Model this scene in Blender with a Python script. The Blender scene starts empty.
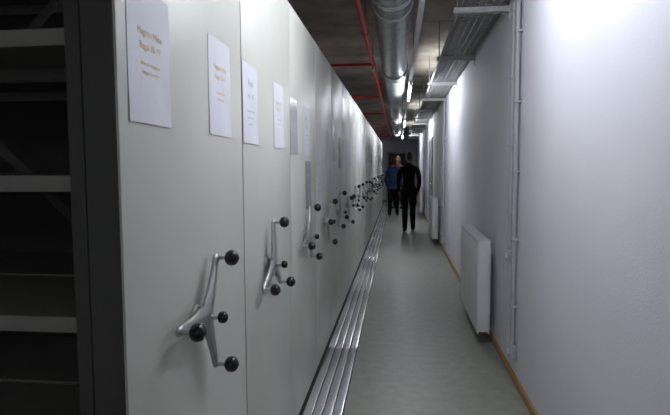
import bpy, bmesh, math, random
from mathutils import Vector, Matrix, Euler
random.seed(7)
scene = bpy.context.scene
scene.view_settings.view_transform = 'Standard'
R = math.radians

def lin(c):
    out = []
    for v in c:
        v = v/255.0
        out.append(v/12.92 if v <= 0.04045 else ((v+0.055)/1.055)**2.4)
    return (out[0], out[1], out[2], 1.0)

def mat(name, c1, rough=0.5, metal=0.0, c2=None, scale=8.0, bump=0.0, bscale=None, emit=0.0, stretch=None, spec=0.5):
    m = bpy.data.materials.new(name)
    m.use_nodes = True
    nt = m.node_tree
    b = nt.nodes['Principled BSDF']
    b.inputs['Roughness'].default_value = rough
    b.inputs['Metallic'].default_value = metal
    b.inputs['Specular IOR Level'].default_value = spec
    tc = nt.nodes.new('ShaderNodeTexCoord')
    mp = nt.nodes.new('ShaderNodeMapping')
    if stretch: mp.inputs['Scale'].default_value = stretch
    nt.links.new(tc.outputs['Object'], mp.inputs['Vector'])
    n = nt.nodes.new('ShaderNodeTexNoise')
    n.inputs['Scale'].default_value = scale
    n.inputs['Detail'].default_value = 6
    nt.links.new(mp.outputs['Vector'], n.inputs['Vector'])
    r = nt.nodes.new('ShaderNodeValToRGB')
    r.color_ramp.elements[0].position = 0.3
    r.color_ramp.elements[1].position = 0.7
    c2 = c2 or tuple(v*0.96 for v in c1)
    r.color_ramp.elements[0].color = lin(c2)
    r.color_ramp.elements[1].color = lin(c1)
    nt.links.new(n.outputs['Fac'], r.inputs['Fac'])
    nt.links.new(r.outputs['Color'], b.inputs['Base Color'])
    if bump:
        n2 = nt.nodes.new('ShaderNodeTexNoise')
        n2.inputs['Scale'].default_value = bscale or scale*6
        nt.links.new(mp.outputs['Vector'], n2.inputs['Vector'])
        bp = nt.nodes.new('ShaderNodeBump')
        bp.inputs['Strength'].default_value = bump
        bp.inputs['Distance'].default_value = 0.01
        nt.links.new(n2.outputs['Fac'], bp.inputs['Height'])
        nt.links.new(bp.outputs['Normal'], b.inputs['Normal'])
    if emit:
        b.inputs['Emission Color'].default_value = lin(c1)
        b.inputs['Emission Strength'].default_value = emit
    return m

M = dict(
 wall=mat('wall_paint', (222,221,229), 0.65, c2=(214,213,222), scale=1.5, bump=0.12, bscale=120),
 floor=mat('linoleum', (146,148,137), 0.40, c2=(132,134,124), scale=14, bump=0.02),
 conc=mat('raw_concrete', (228,216,200), 0.9, c2=(166,153,138), scale=2.2, bump=0.5, bscale=30),
 panel=mat('panel_lacquer', (198,199,190), 0.42, c2=(194,195,186), scale=3, bump=0.02, bscale=200),
 side=mat('dark_side_sheet', (74,74,69), 0.6),
 shelf=mat('shelf_lacquer', (134,134,125), 0.5),
 brace=mat('brace_steel', (80,80,76), 0.5, 0.3),
 gap=mat('rubber_seal', (28,28,28), 0.8),
 alu=mat('brushed_aluminium', (236,238,242), 0.24, 0.8, c2=(206,208,212), scale=30, stretch=(1,0.05,1)),
 rdark=mat('rail_groove', (60,60,60), 0.6, 0.4),
 cast=mat('cast_aluminium', (182,182,180), 0.32, 0.7, c2=(168,168,166), scale=30),
 black=mat('black_bakelite', (11,11,12), 0.25),
 galv=mat('galvanised_steel', (176,179,182), 0.45, 0.5, c2=(136,139,142), scale=18, bump=0.05),
 galvd=mat('galvanised_tray', (206,206,204), 0.5, 0.15, c2=(176,175,172), scale=22),
 red=mat('red_pipe_paint', (222,26,22), 0.4, c2=(200,20,18), scale=12),
 white=mat('white_enamel', (226,226,230), 0.35),
 pvc=mat('conduit_pvc', (172,172,178), 0.45),
 lamp=mat('lamp_housing', (232,234,236), 0.45, 0.0),
 tube=mat('fluorescent_tube', (242,247,255), 0.4, emit=126.0),
 wood=mat('baseboard_wood', (176,136,84), 0.5, c2=(150,112,66), scale=10, stretch=(8,0.6,8)),
 paper=mat('paper', (222,223,230), 0.7),
 sleeve=mat('plastic_sleeve', (160,162,166), 0.2),
 orange=mat('print_orange', (224,184,120), 0.7),
 grey=mat('print_grey', (140,140,150), 0.7),
 doorm=mat('door_grey', (120,122,126), 0.5),
 frame=mat('door_frame_paint', (165,166,170), 0.5),
 skin=mat('skin', (166,118,96), 0.6, c2=(156,108,88), scale=20),
 hair=mat('hair_dark', (34,26,20), 0.6, c2=(20,15,12), scale=60, bump=0.5),
 hairg=mat('hair_light', (90,70,52), 0.6, c2=(72,54,38), scale=60, bump=0.5),
 blackcl=mat('black_cloth', (15,15,16), 0.9, c2=(10,10,11), scale=12, bump=0.3, spec=0.15),
 trous=mat('dark_trousers', (17,18,20), 0.9, c2=(12,13,15), scale=12, bump=0.3, spec=0.15),
 blue=mat('blue_jacket', (34,58,102), 0.8, c2=(26,46,84), scale=12, bump=0.3, spec=0.3),
 beige=mat('rust_pullover', (96,52,40), 0.8, c2=(80,42,32), scale=12, bump=0.3),
 shoe=mat('shoe_leather', (22,20,20), 0.4),
 eye=mat('eye_white', (230,230,228), 0.3), lip=mat('lips', (160,90,84), 0.5),
)

class B:
    def __init__(s): s.bm = bmesh.new(); s.mats = []
    def mi(s, k):
        if k not in s.mats: s.mats.append(k)
        return s.mats.index(k)
    def tag(s, faces, k):
        i = s.mi(k)
        for f in faces: f.material_index = i
    def box(s, a, b, k, bev=0.0, rot=None):
        a = Vector(a); b = Vector(b)
        c = (a+b)/2; d = b-a
        m = Matrix.Translation(c) @ (rot or Matrix.Identity(4)) @ Matrix.Diagonal((abs(d.x), abs(d.y), abs(d.z), 1))
        r = bmesh.ops.create_cube(s.bm, size=1, matrix=m)
        vs = r['verts']
        fs = set(f for v in vs for f in v.link_faces)
        s.tag(fs, k)
        if bev:
            es = list(set(e for v in vs for e in v.link_edges))
            rb = bmesh.ops.bevel(s.bm, geom=es, offset=bev, segments=2, profile=0.5, affect='EDGES')
            s.tag(rb['faces'], k)
    def tube(s, pts, rad, k, seg=12, ref=None, cap=True):
        """sweep: rad = list of r or (r_a, r_b)"""
        pts = [Vector(p) for p in pts]
        rings = []
        n = len(pts)
        for i, p in enumerate(pts):
            t = (pts[min(i+1, n-1)] - pts[max(i-1, 0)]).normalized()
            rf = Vector(ref) if ref else (Vector((0, 0, 1)) if abs(t.z) < 0.9 else Vector((1, 0, 0)))
            u = (rf - t*rf.dot(t)).normalized()
            w = t.cross(u)
            r = rad[i] if isinstance(rad, (list, tuple)) else rad
            ra, rb = (r if isinstance(r, (list, tuple)) else (r, r))
            rings.append([s.bm.verts.new(p + u*math.cos(2*math.pi*j/seg)*ra + w*math.sin(2*math.pi*j/seg)*rb) for j in range(seg)])
        fs = []
        for i in range(n-1):
            for j in range(seg):
                fs.append(s.bm.faces.new((rings[i][j], rings[i][(j+1) % seg], rings[i+1][(j+1) % seg], rings[i+1][j])))
        if cap:
            fs.append(s.bm.faces.new(list(reversed(rings[0]))))
            fs.append(s.bm.faces.new(rings[-1]))
        s.tag(fs, k)
    def sph(s, c, r, k, u=16, v=10, rot=None):
        if not isinstance(r, (tuple, list)): r = (r, r, r)
        m = Matrix.Translation(Vector(c)) @ (rot or Matrix.Identity(4)) @ Matrix.Diagonal((r[0], r[1], r[2], 1))
        q = bmesh.ops.create_uvsphere(s.bm, u_segments=u, v_segments=v, radius=1, matrix=m)
        s.tag(set(f for x in q['verts'] for f in x.link_faces), k)
        return q['verts']
    def quad(s, ps, k):
        f = s.bm.faces.new([s.bm.verts.new(p) for p in ps]); s.tag([f], k)
    def addmesh(s, me, k, mtx=None, fn=None):
        n0 = len(s.bm.verts); f0 = len(s.bm.faces)
        s.bm.from_mesh(me)
        s.bm.verts.ensure_lookup_table(); s.bm.faces.ensure_lookup_table()
        if mtx is not None:
            for v in s.bm.verts[n0:]: v.co = mtx @ v.co
        for f in s.bm.faces[f0:]:
            f.material_index = s.mi(fn(f.calc_center_median()) if fn else k)
    def mesh(s, name, ang=40):
        bmesh.ops.recalc_face_normals(s.bm, faces=s.bm.faces)
        me = bpy.data.meshes.new(name)
        s.bm.to_mesh(me); s.bm.free()
        for k in s.mats: me.materials.append(M[k])
        for p in me.polygons: p.use_smooth = True
        me.set_sharp_from_angle(angle=R(ang))
        return me
    def obj(s, name, parent=None, loc=(0, 0, 0), rotz=0, ang=40):
        return place(s.mesh(name, ang), name, parent, loc, rotz)

def place(me, name, parent=None, loc=(0, 0, 0), rotz=0):
    o = bpy.data.objects.new(name, me)
    scene.collection.objects.link(o)
    o.location = loc; o.rotation_euler = (0, 0, rotz)
    if parent: o.parent = parent
    return o
def empty(name, loc=(0, 0, 0)):
    o = bpy.data.objects.new(name, None); o.empty_display_size = 0.1
    scene.collection.objects.link(o); o.location = loc
    return o

XS, XW = -0.56, 0.79      # shelving face, right wall
H = 2.95                  # ceiling
Y0, Y1 = -5.0, 24.0
XL = -3.4
ZT = 2.30

# ---------------- room shell ----------------
b = B(); b.box((XL-0.1, Y0-0.1, -0.1), (XW+0.1, Y1+0.1, 0), 'floor'); b.obj('floor')
b = B()
y = Y0
while y < Y1:
    b.box((XL, y, H), (XW, min(y+1.19, Y1), H+0.1), 'conc', 0.008)
    y += 1.2
b.box((XL-0.1, Y0-0.1, H+0.03), (XW+0.1, Y1+0.1, H+0.16), 'conc')
b.obj('ceiling')
b = B(); b.box((XW, Y0, 0), (XW+0.1, Y1, H), 'wall'); b.obj('wall_right')
b = B(); b.box((XL-0.1, Y0, 0), (XL, Y1, H), 'wall'); b.obj('wall_left')
b = B(); b.box((XL-0.1, Y1, 0), (XW+0.1, Y1+0.1, H), 'wall'); b.obj('wall_back')
b = B(); b.box((XL-0.1, Y0-0.1, 0), (XW+0.1, Y0, H), 'wall'); b.obj('wall_front')
b = B(); b.box((XW-0.014, Y0, 0), (XW, 12.55, 0.055), 'wood', 0.003)
b.box((XW-0.014, 13.65, 0), (XW, Y1, 0.055), 'wood', 0.003); b.obj('baseboard_right')

# ---------------- floor rail ----------------
b = B()
b.box((XS-0.02, 0.2, 0), (-0.315, 22, 0.006), 'rdark')
y = 0.2
while y < 22:
    ye = min(y+1.992, 22)
    for i in range(4):
        x0 = -0.548 + i*0.0585
        b.box((x0, y, 0.004), (x0+0.053, ye, 0.014), 'alu', 0.002)
        b.box((x0+0.024, y, 0.014), (x0+0.030, ye, 0.0155), 'alu')
    y += 2.0
b.obj('aluminium_floor_rail')

# ---------------- handwheel mesh ----------------
def handwheel_mesh():
    b = B()
    # local: +X out of the face, Y/Z in face plane
    b.tube([(0, 0, 0), (0.008, 0, 0), (0.012, 0, 0)], [0.034, 0.034, 0.030], 'cast', 28)
    b.tube([(0.01, 0, 0), (0.02, 0, 0), (0.028, 0, 0), (0.042, 0, 0), (0.048, 0, 0)], [0.022, 0.026, 0.037, 0.035, 0.022], 'cast', 28)
    L = 0.180
    for a in (0, 120, 240):
        c, s_ = math.cos(R(a)), math.sin(R(a))
        pts, rad = [], []
        for t, out, w, h in ((0.0, .034, .036, .012), (.2, .034, .034, .012), (.4, .034, .025, .011), (.65, .032, .018, .010), (.88, .030, .014, .009), (.96, .030, .015, .009), (1.03, .030, .012, .008), (1.07, .030, .004, .004)):
            pts.append((out, c*L*t, s_*L*t)); rad.append((h, w))
        b.tube(pts, rad, 'cast', 14, ref=(1, 0, 0))
        p = Vector((0.030, c*L, s_*L))
        b.tube([p, p+Vector((0.032, 0, 0))], [0.007, 0.006], 'cast', 12)
        b.tube([p+Vector((d, 0, 0)) for d in (0.028, 0.031, 0.038, 0.048, 0.058, 0.065, 0.069)], [0.009, 0.015, 0.0215, 0.0235, 0.0205, 0.013, 0.003], 'black', 22)
    b.tube([(0.045, 0, 0), (0.072, 0, 0)], [0.007, 0.006], 'cast', 12)
    b.tube([(d-.012, 0, 0) for d in (0.08, 0.083, 0.09, 0.099, 0.105, 0.107)], [0.008, 0.014, 0.0165, 0.0155, 0.010, 0.003], 'black', 20)
    return b.mesh('handwheel')
HW = handwheel_mesh()

# ---------------- mobile shelving units ----------------
PW = 0.885
def end_panel_mesh():
    b = B(); w = PW-0.012
    b.box((-0.075, 0, 0.035), (0, w, ZT), 'panel', 0.004)
    b.box((-0.073, -0.003, 0.04), (-0.006, 0.001, ZT-0.005), 'side')
    b.box((-0.06, w, 0.05), (-0.012, w+0.010, ZT-0.02), 'gap')
    b.box((-0.07, 0.02, 0.015), (-0.02, w-0.02, 0.04), 'side')
    return b.mesh('end_panel')
EP = end_panel_mesh()
def rack_mesh(detail):
    b = B(); w = PW-0.03
    x0, x1 = XL-XS+0.25, -0.078
    if detail:
        for yy in (0.012, w/2-0.012, w/2+0.012, w-0.012):
            for xx in (x1-0.017, (x0+x1)/2, x0+0.017):
                b.box((xx-0.016, yy-0.012, 0.05), (xx+0.016, yy+0.012, ZT-0.03), 'side', 0.002)
        for z in (0.17, 0.49, 0.81, 1.137, 1.436, 1.735, 2.05, 2.26):
            for y0, y1 in ((0.005, w/2-0.01), (w/2+0.01, w-0.005)):
                b.box((x0, y0, z-0.002), (x1-0.035, y1, z), 'shelf')
                b.box((x0, y0, z-0.034), (x1-0.035, y0+0.012, z), 'shelf', 0.002)
                b.box((x0, y1-0.012, z-0.034), (x1-0.035, y1, z), 'shelf', 0.002)
        for za, zb in ((1.05, 2.2), (0.1, 1.0)):
            for s in (0, 1):
                pa = Vector((x1-0.03, w/2, zb if s else za)); pb = Vector(((x0+x1)/2, w/2, za if s else zb))
                b.tube([pa, pb], [(0.014, 0.002)]*2, 'brace', 4)
    else:
        b.box((x0, 0.005, 0.05), (x1, w, ZT-0.03), 'side')
    b.box((x0, 0.02, 0.012), (x1, w-0.02, 0.06), 'side')
    return b.mesh('shelf_rack')
RK1, RK = rack_mesh(True), rack_mesh(False)
bases = [56, 84, 70, 55, 100, 30, 75, 110, 95, 60, 20, 85, 45, 100, 70, 90, 35, 65, 80, 50, 95, 10]
NU = 21
for i in range(NU):
    yb = 1.045 + i*0.885
    u = empty('mobile_shelving_unit', (XS, yb, 0))
    place(EP, 'end_panel', u)
    place(RK1 if i == 0 else RK, 'shelf_rack', u)
    h = place(HW, 'handwheel', u, (0, (0.378, 0.315, 0.36)[min(i, 2)], 1.038))
    h.rotation_euler = (R(bases[i]), 0, 0)

# ---------------- paper notices ----------------
def text_mesh(txt, size):
    cu = bpy.data.curves.new('t', 'FONT'); cu.body = txt; cu.size = size; cu.align_x = 'CENTER'
    o = bpy.data.objects.new('t', cu); scene.collection.objects.link(o)
    dg = bpy.context.evaluated_depsgraph_get()
    me = bpy.data.meshes.new_from_object(o.evaluated_get(dg))
    bpy.data.objects.remove(o)
    return me
def notice_mesh(lines, k='orange', sheet='paper', w=0.21, h=0.297):
    b = B()
    n = 8   # gently curled sheet
    P = [[None]*2 for _ in range(n+1)]
    for i in range(n+1):
        z = -h/2 + h*i/n
        dx = 0.0015 + 0.004*max(0, 0.35-i/n)
        P[i] = [(dx, -w/2, z), (dx, w/2, z)]
    for i in range(n):
        b.quad([P[i][0], P[i][1], P[i+1][1], P[i+1][0]], sheet)
        b.quad([(P[i][0][0]-0.0008, *P[i][0][1:]), (P[i+1][0][0]-0.0008, *P[i+1][0][1:]), (P[i+1][1][0]-0.0008, *P[i+1][1][1:]), (P[i][1][0]-0.0008, *P[i][1][1:])], sheet)
    for t, s, z in lines:
        me = text_mesh(t, s)
        mtx = Matrix(((0, 0, 1, 0.0022), (1, 0, 0, 0), (0, 1, 0, z), (0, 0, 0, 1)))
        b.addmesh(me, k, mtx)
    bmesh.ops.remove_doubles(b.bm, verts=b.bm.verts, dist=0.00005)
    me = bpy.data.meshes.new('notice'); b.bm.to_mesh(me); b.bm.free()
    for q in b.mats: me.materials.append(M[q])
    return me
N1 = notice_mesh([('Magazin Mitte', 0.022, 0.045), ('Regal 18-19', 0.022, 0.015), ('Bitte die Anlage nur', 0.012, -0.02), ('langsam bewegen', 0.012, -0.038)])
N2 = notice_mesh([('Magazin Mitte', 0.022, 0.055), ('Regal 16-17', 0.022, 0.025), ('Handschriften', 0.014, -0.02), ('und Nachlass', 0.014, -0.04)])
N3 = notice_mesh([('Regal', 0.03, 0.07), ('14 - 15', 0.03, 0.02), ('Zeitungen  Karten', 0.014, -0.03), ('Signatur A bis F', 0.014, -0.055), ('Standort 2', 0.014, -0.08)], 'grey')
N4 = notice_mesh([('Regal 12', 0.03, 0.05), ('Akten und Register', 0.014, 0.0), ('1880 - 1920', 0.014, -0.025)], 'grey', 'sleeve')
papers = [(1.192, 1.698, N1), (1.68, 1.70, N2), (2.035, 1.69, N3), (2.53, 1.69, N2), (2.90, 1.67, N4), (3.30, 1.67, N3), (3.36, 1.34, N4)]
for k in range(3, NU):
    yb = 1.045+k*0.885
    papers.append((yb+0.15, 1.64+random.uniform(-.06, .06), random.choice([N2, N3, N4])))
    if random.random() < 0.8: papers.append((yb+0.62, 1.64+random.uniform(-.06, .06), random.choice([N3, N4, N1])))
    if random.random() < 0.3: papers.append((yb+0.16, 1.30, N3))
for y, z, me in papers:
    o = place(me, 'paper_notice', None, (XS, y, z)); o.rotation_euler = (R(random.uniform(-1, 1)), 0, 0)

# ---------------- ventilation duct ----------------
b = B()
pts, rad = [], []
y = Y0+0.02; i = 0
while y < Y1-0.02:
    pts.append((-0.045, y, 2.70)); rad.append(0.1475 if i % 3 else 0.1505); y += 0.035; i += 1
b.tube(pts, rad, 'galv', 36)
y = 0.9
while y < Y1:
    b.tube([(-0.045, y-0.03, 2.70), (-0.045, y+0.03, 2.70)], 0.157, 'galv', 36)
    b.tube([(-0.045, y-0.006, 2.70), (-0.045, y+0.006, 2.70)], 0.166, 'galv', 36)
    for sx in (-1, 1):
        b.tube([(-0.045+sx*0.162, y+0.3, 2.70), (-0.045+sx*0.162, y+0.3, H)], 0.005, 'galv', 8)
    b.tube([(-0.045, y+0.285, 2.70), (-0.045, y+0.315, 2.70)], 0.1575, 'galvd', 36)
    y += 3.0
b.obj('ventilation_duct')

# ---------------- red sprinkler pipe ----------------
b = B()
b.tube([(-0.295, Y0+0.02, 2.66), (-0.295, Y1-0.02, 2.66)], 0.025, 'red', 16)
y = 2.0; k = 0
while y < Y1-1:
    b.tube([(-0.295, y-0.04, 2.66), (-0.295, y+0.04, 2.66)], 0.032, 'red', 16)
    b.tube([(-0.295, y, 2.66), (-0.295, y, H)], 0.006, 'galv', 8)
    if k % 2 == 1:
        b.tube([(-0.295, y, 2.66), (XL+0.05, y, 2.66)], 0.016, 'red', 12)
        b.tube([(-0.295, y, 2.66), (-0.295, y, 2.60)], [0.012, 0.010], 'galv', 12)
        b.tube([(-0.295, y, 2.598), (-0.295, y, 2.594)], [0.02, 0.02], 'galv', 14)
    y += 1.5; k += 1
b.obj('red_sprinkler_pipe')

# ---------------- light line ----------------
LX, LZ = 0.160, 2.53
b = B()
b.box((LX-0.02, Y0+0.05, LZ+0.03), (LX+0.02, Y1-0.05, LZ+0.065), 'lamp', 0.002)
y = Y0+0.6
while y < Y1:
    b.tube([(LX, y, LZ+0.06), (LX, y, H)], 0.004, 'galv', 8); y += 2.6
b.obj('lamp_trunking_rail')
def lamp_mesh():
    b = B(); L = 1.56
    b.box((-0.018, 0, -0.005), (0.018, L, 0.03), 'lamp', 0.003)
    for yy in (0.0, L-0.03):
        b.box((-0.014, yy, -0.052), (0.014, yy+0.03, -0.003), 'lamp', 0.003)
    b.tube([(0, 0.03, -0.036), (0, L-0.03, -0.036)], 0.013, 'tube', 14)
    return b.mesh('fluorescent_lamp')
LM = lamp_mesh()
for y in (-4.0, 1.55, 7.1, 12.7, 18.3):
    place(LM, 'fluorescent_lamp', None, (LX, y, LZ))

# ---------------- cable tray ----------------
b = B()
tx0, tx1, tz = 0.455, 0.765, 2.60
ya, yb_ = 1.0, 23.5
for i in range(6):
    x = tx0 + i*(tx1-tx0-0.038)/5
    b.box((x, ya, tz), (x+0.038, yb_, tz+0.002), 'galvd')
y = ya; k = 0
while y < yb_:
    b.box((tx0, y, tz), (tx1, y+0.05, tz+0.002), 'galvd'); y += 0.085
for x in (tx0, tx1):
    b.box((x-0.0015, ya, tz), (x+0.0015, yb_, tz+0.06), 'galvd')
for j in range(5):
    x = tx0+0.05+j*0.05
    b.tube([(x+0.008*math.sin(q*1.3+j), ya+q*0.5, tz+0.014) for q in range(46)], 0.011, 'gap' if j % 2 else 'doorm', 8)
y = 2.35
while y < yb_:
    b.box((0.40, y-0.022, tz-0.045), (XW, y+0.022, tz-0.042), 'galvd')
    for q in (-0.022, 0.019):
        b.box((0.40, y+q, tz-0.045), (XW, y+q+0.003, tz-0.003), 'galvd')
    b.box((XW-0.006, y-0.03, tz-0.1), (XW, y+0.03, tz+0.08), 'galvd')
    b.tube([(0.425, y, tz-0.045), (0.425, y, H)], 0.006, 'galv', 8)
    y += 1.75
b.obj('cable_tray')

# ---------------- radiators ----------------
def radiator_mesh():
    b = B(); L, z0, z1 = 1.22, 0.10, 0.86
    xf, xb = -0.155, -0.05     # relative to wall
    # ribbed panels (front + back)
    for xc, sg in ((xf, 1), (xb, -1)):
        n = 24; fs = []
        for i in range(n):
            ya, yb = 0.01+(L-0.02)*i/n, 0.01+(L-0.02)*(i+1)/n
            g = (yb-ya)*0.16
            b.box((min(xc, xc+sg*0.012), ya+g, z0+0.04), (max(xc, xc+sg*0.012), yb-g, z1-0.04), 'white', 0.003)
        b.box((min(xc+sg*.004, xc+sg*0.016), 0.0, z0), (max(xc+sg*.004, xc+sg*.016), L, z1-0.005), 'white', 0.003)
    for yy in (0, L-0.004):
        b.box((xf+0.008, yy, z0+0.02), (xb-0.008, yy+0.004, z1), 'white', 0.001)
    for i in range(30):   # top grille
        ya = 0.006+i*(L-0.012)/30
        b.box((xf+0.01, ya, z1-0.008), (xb-0.01, ya+0.018, z1-0.003), 'white')
    b.box((xf+0.004, 0, z1-0.012), (xf+0.014, L, z1), 'white', 0.002)
    b.box((xb-0.014, 0, z1-0.012), (xb-0.004, L, z1), 'white', 0.002)
    for yy in (0.25, L-0.25):
        b.box((xb-0.002, yy, z0+0.1), (0, yy+0.035, z1-0.1), 'white')
    # valve and pipes
    for q in (0.05, 0.10):
        b.tube([(-0.10, L-q, z0+0.01), (-0.10, L-q, 0.0)], 0.008, 'white', 10)
    b.tube([(-0.10, L+0.0, z1-0.07), (-0.10, L+0.03, z1-0.07)], 0.012, 'alu', 12)
    b.tube([(-0.10, L+0.03, z1-0.07), (-0.10, L+0.09, z1-0.07)], [0.022, 0.018], 'white', 16)
    return b.mesh('radiator')
RM = radiator_mesh()
for y in (4.38, 10.1, 16.0): place(RM, 'panel_radiator', None, (XW, y, 0))

# ---------------- wall conduits ----------------
def conduit(y, zb, zbox):
    b = B()
    for k, dy in enumerate((0, 0.13)):
        zz = zb if k == 0 else zbox
        b.tube([(-0.026, y+dy, zz), (-0.026, y+dy, 2.535)], 0.0145, 'pvc', 12)
        z = zz+0.25
        while z < 2.5:
            b.box((-0.044, y+dy-0.020, z), (0, y+dy+0.020, z+0.018), 'pvc', 0.003); z += 0.45
    b.box((-0.05, y-0.04, zb-0.09), (0, y+0.04, zb+0.0), 'pvc', 0.006)
    b.box((-0.05, y+0.09, zbox-0.08), (0, y+0.17, zbox+0.0), 'pvc', 0.006)
    for z, yy in ((zb-0.045, y), (zbox-0.04, y+0.13)):
        b.tube([(-0.05, yy, z), (-0.056, yy, z)], 0.022, 'white', 16)
    b.obj('wall_conduit', loc=(XW, 0, 0))
conduit(3.66, 0.26, 0.88)
conduit(9.2, 0.26, 0.9)

# ---------------- doors ----------------
b = B()
b.box((XW-0.03, 12.55, 0), (XW, 12.63, 2.12), 'frame', 0.004)
b.box((XW-0.03, 13.57, 0), (XW, 13.65, 2.12), 'frame', 0.004)
b.box((XW-0.03, 12.63, 2.04), (XW, 13.57, 2.12), 'frame', 0.004)
b.box((XW-0.012, 12.63, 0.005), (XW, 13.57, 2.04), 'doorm', 0.003)
b.tube([(XW-0.012, 12.72, 1.05), (XW-0.06, 12.72, 1.05), (XW-0.062, 12.84, 1.05)], 0.009, 'alu', 10)
b.obj('door_1')
b = B()
b.box((-0.5, Y1-0.04, 0), (-0.42, Y1, 2.12), 'frame', 0.004)
b.box((0.52, Y1-0.04, 0), (0.60, Y1, 2.12), 'frame', 0.004)
b.box((-0.42, Y1-0.04, 2.04), (0.52, Y1, 2.12), 'frame', 0.004)
b.box((-0.42, Y1-0.02, 0.005), (0.52, Y1, 2.04), 'side', 0.003)
b.tube([(0.44, Y1-0.02, 1.05), (0.44, Y1-0.07, 1.05), (0.32, Y1-0.072, 1.05)], 0.009, 'alu', 10)
b.obj('door_2')

# ---------------- people ----------------
def skin_mesh(verts, edges, radii, sub=2, root=0):
    me = bpy.data.meshes.new('sk'); me.from_pydata(verts, edges, [])
    o = bpy.data.objects.new('sk', me); scene.collection.objects.link(o)
    md = o.modifiers.new('s', 'SKIN'); md.branch_smoothing = 0.6
    sv = me.skin_vertices[0].data
    for i, r in enumerate(radii):
        sv[i].radius = r if isinstance(r, (tuple, list)) else (r, r)
        sv[i].use_root = (i == root)
    ss = o.modifiers.new('d', 'SUBSURF'); ss.levels = sub; ss.render_levels = sub
    bpy.context.view_layer.update()
    dg = bpy.context.evaluated_depsgraph_get()
    out = bpy.data.meshes.new_from_object(o.evaluated_get(dg))
    bpy.data.objects.remove(o)
    return out

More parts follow.
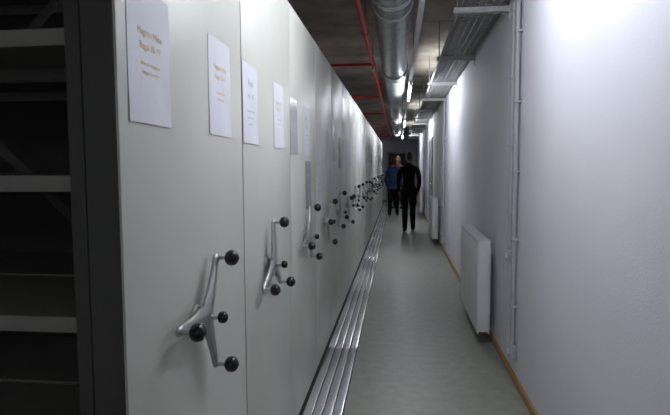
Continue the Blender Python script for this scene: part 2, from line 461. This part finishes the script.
def person(name, loc, rotz, top, leg, hair, height=1.78, stride=0.12, elbow=0.10, turn=0.0, longhair=False):
    V, E, Rd = [], [], []
    def v(p, r, link=None):
        V.append(p); Rd.append(r)
        if link is not None: E.append((link, len(V)-1))
        return len(V)-1
    pel = v((0, 0, .96), (.155, .115))
    wst = v((0, 0.005, 1.10), (.155, .110), pel)
    chs = v((0, 0.01, 1.27), (.175, .120), wst)
    upp = v((0, -0.005, 1.42), (.125, .095), chs)
    nk = v((0, 0.0, 1.505), (.060, .060), upp)
    v((0, 0.015, 1.585), (.056, .058), nk)
    wrists = []
    for s in (-1, 1):
        sh = v((s*.165, -.005, 1.425), (.068, .068), upp)
        ua = v((s*.208, -.012, 1.32), (.062, .062), sh)
        el = v((s*.232, -.03, 1.14), (.052, .052), ua)
        fa = v((s*.228, -.03+elbow*.6, 1.02), (.046, .046), el)
        wr = v((s*.214, -.03+elbow*1.25, .89), (.032, .032), fa)
        wrists.append((s, Vector(V[fa]), Vector(V[wr])))
        st = stride*s
        hp = v((s*.088, 0, .87), (.100, .107), pel)
        th = v((s*.090, st*.35+.01, .69), (.088, .091), hp)
        kn = v((s*.092, st*.75+.025, .49), (.072, .074), th)
        cf = v((s*.094, st*.8-.005, .33), (.068, .070), kn)
        an = v((s*.098, st-.03, .11), (.056, .060), cf)
        hl = v((s*.100, st-.035, .052), (.044, .050), an)
        tm = v((s*.106, st+.08, .040), (.043, .034), hl)
        v((s*.112, st+.165, .034), (.036, .028), tm)
    b = B()
    def cls(c):
        if c.z < .10: return 'shoe'
        if abs(c.x) > .195: return top
        if c.z < .90: return leg
        if c.z < 1.505: return top
        return 'skin'
    b.addmesh(skin_mesh(V, E, Rd), None, None, cls)
    # jacket hem band and collar
    b.tube([(0, 0, z) for z in (.83, .86, .92, 1.0)], [(.150, .185), (.152, .188), (.150, .183), (.13, .165)], top, 28, ref=(0, 1, 0))
    b.tube([(0, 0, z) for z in (1.465, 1.50, 1.53)], [(.085, .09), (.075, .077), (.07, .070)], top, 20, ref=(0, 1, 0))
    # hands
    for s, fa, wr in wrists:
        d = (wr-fa).normalized()
        q = d.to_track_quat('-Z', 'Y').to_matrix().to_4x4()
        mt = Matrix.Translation(wr + d*0.01) @ q
        palm = skin_mesh([(0, 0, .02), (0, 0, -.03), (0, 0, -.06), (0, 0, -.085)], [(0, 1), (1, 2), (2, 3)], [(.022, .026), (.017, .036), (.015, .040), (.011, .036)], 2)
        co = [vv.co.copy() for vv in palm.vertices]
        if max(c.x for c in co) > max(c.y for c in co):   # make the palm broad in Y
            for vv in palm.vertices: vv.co = Vector((vv.co.y, vv.co.x, vv.co.z))
        b.addmesh(palm, 'skin', mt)
        for fy, L in ((.028, .072), (.010, .080), (-.009, .075), (-.027, .058)):
            c = -s
            pts = [(0, fy, -.075), (c*.006, fy, -.075-L*.42), (c*.018, fy, -.075-L*.75), (c*.034, fy, -.075-L*.95)]
            b.addmesh(skin_mesh(pts, [(0, 1), (1, 2), (2, 3)], [.0095, .009, .008, .007], 1), 'skin', mt)
        c = -s
        pts = [(0, .022, -.025), (c*.012, .048, -.052), (c*.020, .056, -.080), (c*.024, .055, -.100)]
        b.addmesh(skin_mesh(pts, [(0, 1), (1, 2), (2, 3)], [.014, .012, .010, .008], 1), 'skin', mt)
    # head
    hc = Vector((0, .03, 1.665)); rt = Matrix.Rotation(turn, 4, 'Z')
    def hp_(p): return hc + (rt @ Vector(p))
    hv = b.sph((0, 0, 0), (.076, .097, .118), 'skin', 28, 20)
    for q in hv:
        c = q.co
        if c.z < 0: c.x *= 1-0.30*(-c.z/.118)**1.3; c.y = c.y*(1-.12*(-c.z/.118)) + .012*(-c.z/.118)
        if c.y > .07 and abs(c.x) < .018 and -.045 < c.z < .01: c.y += .022*(1-abs(c.x)/.018)*(1-(c.z+.045)/.06+.3)
        q.co = hp_(c)
    for s in (-1, 1):
        b.sph(hp_((s*.030, .083, .008)), .012, 'eye', 10, 8)
        b.sph(hp_((s*.030, .093, .008)), .005, 'black', 8, 6)
        b.sph(hp_((s*.030, .090, .028)), (.016, .006, .004), hair, 8, 6)
        b.sph(hp_((s*.077, -.005, -.005)), (.009, .019, .030), 'skin', 10, 8)
    b.tube([hp_((-.024, .083, -.052)), hp_((0, .091, -.054)), hp_((.024, .083, -.052))], [(.004, .003), (.007, .006), (.004, .003)], 'lip', 8)
    hh = b.sph((0, 0, 0), (.086, .108, .128), hair, 28, 20)
    dele = []
    for q in hh:
        c = q.co
        lim = -.045 if c.y < -.02 else (.035+c.y*.35)
        if longhair and c.y < 0: lim = -.12
        if c.z < lim - .02: dele.append(q); continue
        q.co = hp_(c*(1+.02*math.sin(c.x*190)*math.cos(c.z*160)))
    bmesh.ops.delete(b.bm, geom=dele, context='VERTS')
    o = b.obj(name, loc=loc, rotz=rotz, ang=80)
    o.scale = (height/1.785,)*3
    return o
person('man_in_black_jacket', (0.245, 12.2, 0.0), R(4), 'blackcl', 'trous', 'hair', 1.79, 0.09, 0.14)
person('woman_in_blue_jacket', (-0.13, 16.2, 0.0), R(-6), 'blue', 'trous', 'hair', 1.72, 0.12, 0.10, longhair=True)
person('visitor_in_rust_pullover', (0.02, 19.0, 0.0), R(150), 'beige', 'trous', 'hairg', 1.82, 0.10, 0.12)

# ---------------- world + camera ----------------
w = bpy.data.worlds.new('World'); scene.world = w; w.use_nodes = True
w.node_tree.nodes['Background'].inputs['Color'].default_value = (0.02, 0.02, 0.022, 1)
cam = bpy.data.cameras.new('camera'); cam.sensor_width = 36; cam.lens = 541/670*36
cam.clip_start = 0.05
co = bpy.data.objects.new('camera', cam); scene.collection.objects.link(co)
co.location = (0, 0, 1.45)
mt = Matrix.Rotation(R(6.64), 4, 'Z') @ Matrix.Rotation(R(90-4.25), 4, 'X') @ Matrix.Rotation(R(-0.31), 4, 'Z')
co.rotation_euler = mt.to_euler()
scene.camera = co
